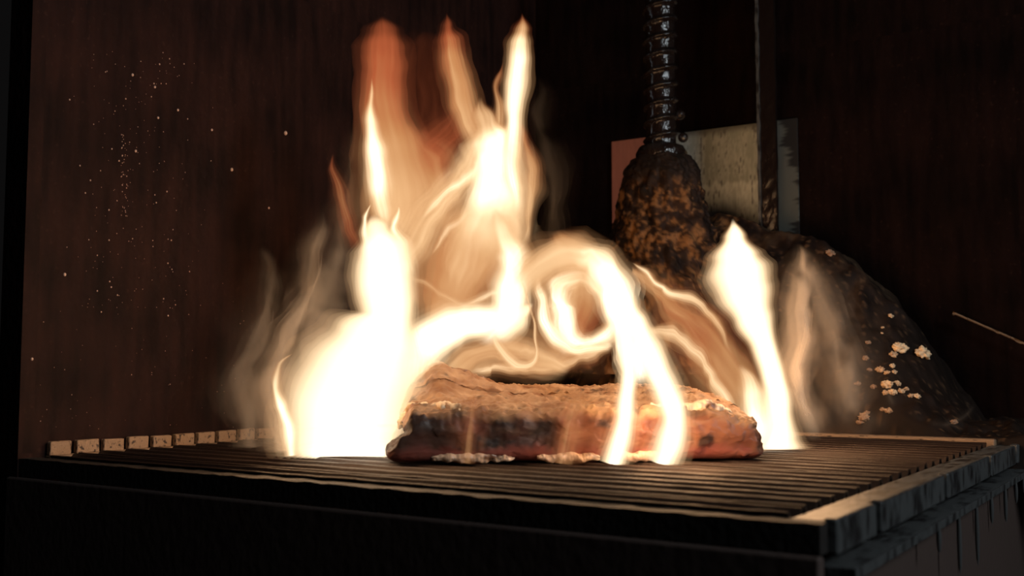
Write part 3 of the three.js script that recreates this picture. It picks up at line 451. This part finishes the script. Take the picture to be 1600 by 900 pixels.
flame('faint amber flame wisp left of the column', [[566, 400, 18, 0.2, 0.25, 0.86], [550, 345, 16, 0.22, 0.3, 0.86], [538, 305, 13, 0.26, 0.32, 0.86], [530, 268, 7, 0.22, 0.25, 0.86], [532, 240, 3, 0.15, 0.1, 0.86]], { id: 28, skins: 3, cool: 0.9, sway: 0.007, rim: 1.4 });
flame('thin upright flame veil before the charred steak end', [[730, 724, 18, 0.4, 0.16, 0.752], [733, 690, 17, 0.34, 0.2, 0.752], [738, 650, 13, 0.3, 0.16, 0.752], [742, 615, 5, 0.3, 0.1, 0.752]], { id: 30, skins: 3, ragged: 0.15, streak: 0.4, sway: 0.002, rim: 1.6 });
flame('faint amber flame veil before the middle of the steak', [[880, 725, 40, 0.38, 0.25, 0.750], [885, 690, 42, 0.32, 0.28, 0.751], [890, 650, 34, 0.32, 0.22, 0.753], [905, 610, 12, 0.36, 0.15, 0.757]], { id: 37, skins: 3, ragged: 0.15, streak: 0.5, sway: 0.003, rim: 1.6 });
// smoke that the fire lights up
const smokeMat = new THREE.MeshPhysicalMaterial({ vertexColors: true, transparent: true, side: THREE.DoubleSide, depthWrite: false, roughness: 1, specularIntensity: 0, transmission: 0.5, thickness: 0 });
const smoke = (label, pts, how) => plume('smoke', 'smoke_plume', label, pts, { mat: smokeMat, tint: (h) => mixc([0.50, 0.40, 0.32], [0.85, 0.76, 0.66], h), skins: 4, ragged: 0.25, streak: 0.5, inner: 0.25, flat: 0.6, sway: 0.012, flow: 16, rim: 1.2, dense: 0.24, holes: 0.25, ...how });
smoke('brown smoke drifting up just left of the fire', [[450, 712, 60, 0.7, 0.9, 0.86], [440, 640, 70, 0.6, 0.8, 0.87], [455, 550, 70, 0.5, 0.7, 0.88], [470, 460, 66, 0.5, 0.6, 0.89], [480, 390, 40, 0.5, 0.4, 0.89], [486, 330, 10, 0.4, 0.1, 0.89]], { id: 51, dense: 0.36, holes: 0.1, rim: 1.6 });
smoke('thin smoke at the left, farthest from the fire', [[390, 700, 50, 0.6, 0.6, 0.90], [380, 620, 60, 0.5, 0.55, 0.90], [390, 520, 60, 0.5, 0.5, 0.91], [405, 430, 50, 0.5, 0.4, 0.92], [400, 365, 14, 0.4, 0.1, 0.92]], { id: 52, dense: 0.2, holes: 0.15, rim: 1.6 });
smoke('pale smoke rising beside the white leaf shaped flame', [[1275, 690, 40, 0.9, 0.9, 0.93], [1262, 620, 52, 0.9, 0.9, 0.93], [1255, 540, 56, 0.8, 0.8, 0.94], [1240, 460, 44, 0.7, 0.6, 0.95], [1240, 390, 14, 0.6, 0.2, 0.95]], { id: 53, dense: 0.6, holes: 0.1, rim: 1.6 });
smoke('thin smoke over the right slope of the mound', [[1360, 688, 60, 0.7, 0.5, 0.98], [1340, 620, 80, 0.7, 0.5, 0.98], [1310, 540, 80, 0.7, 0.5, 0.99], [1290, 460, 66, 0.6, 0.45, 1.0], [1270, 390, 20, 0.6, 0.1, 1.0]], { id: 54, dense: 0.34, holes: 0.05, rim: 1.6 });
smoke('soft brown smoke hanging between the left fire and the wall', [[520, 716, 60, 0.6, 0.7, 0.90], [500, 620, 90, 0.6, 0.7, 0.90], [500, 510, 80, 0.5, 0.7, 0.91], [515, 420, 66, 0.5, 0.6, 0.92], [530, 340, 50, 0.4, 0.5, 0.93], [545, 260, 40, 0.3, 0.4, 0.93], [550, 180, 12, 0.3, 0.1, 0.93]], { id: 56, dense: 0.2, holes: 0.05, rim: 1.8 });
smoke('dim smoke drifting off the right side of the column', [[850, 420, 20, 0.4, 0.4, 0.95], [866, 350, 34, 0.4, 0.5, 0.96], [872, 270, 36, 0.3, 0.5, 0.97], [860, 190, 30, 0.3, 0.35, 0.97], [850, 120, 10, 0.3, 0.1, 0.97]], { id: 57, dense: 0.05, holes: 0.1, rim: 1.6 });
smoke('faint grey smoke wisp low at the far right', [[1385, 600, 8, 0.9, 0.4, 0.97], [1420, 640, 12, 0.9, 0.5, 0.97], [1470, 664, 12, 0.9, 0.4, 0.97], [1530, 640, 10, 0.9, 0.2, 0.97]], { id: 55, dense: 0.08 });
fireLight(550, 610, 0.815, 0.10, 5);
fireLight(770, 290, 0.88, 0.07, 5);
fireLight(1035, 640, 0.752, 0.035, 2);
fireLight(1180, 500, 0.89, 0.10, 4);

// ---------------------------------------------------------------- the kitchen lamp outside the frame
{
  const o = thing('ceiling_lamp', 'cool white lamp panel hanging to the right outside the frame', 'lamp'), from = new THREE.Vector3(...LAMP_AT);
  o.position.copy(from); o.lookAt(new THREE.Vector3(...LAMP_TO));
  mesh('housing', box(0.34, 0.56, 0.03, 0, 0, -0.02, 0.004), M.drip, o);
  const panel = new THREE.MeshStandardMaterial({ color: 0x222222, emissive: new THREE.Color(0.85, 0.95, 1.0), emissiveIntensity: 1.2 });
  const d = mesh('light_panel', box(0.30, 0.52, 0.006, 0, 0, 0, 0.001), panel, o); d.castShadow = false;
  const l = new THREE.RectAreaLight(new THREE.Color(0.85, 0.95, 1.0), LAMP_POWER, 0.30, 0.52); l.name = 'lamp_light';
  l.position.copy(from).add(new THREE.Vector3(...LAMP_TO).sub(from).normalize().multiplyScalar(0.008)); l.lookAt(new THREE.Vector3(...LAMP_TO)); scene.add(l);
}
put(scene);
renderer.render(scene, camera);
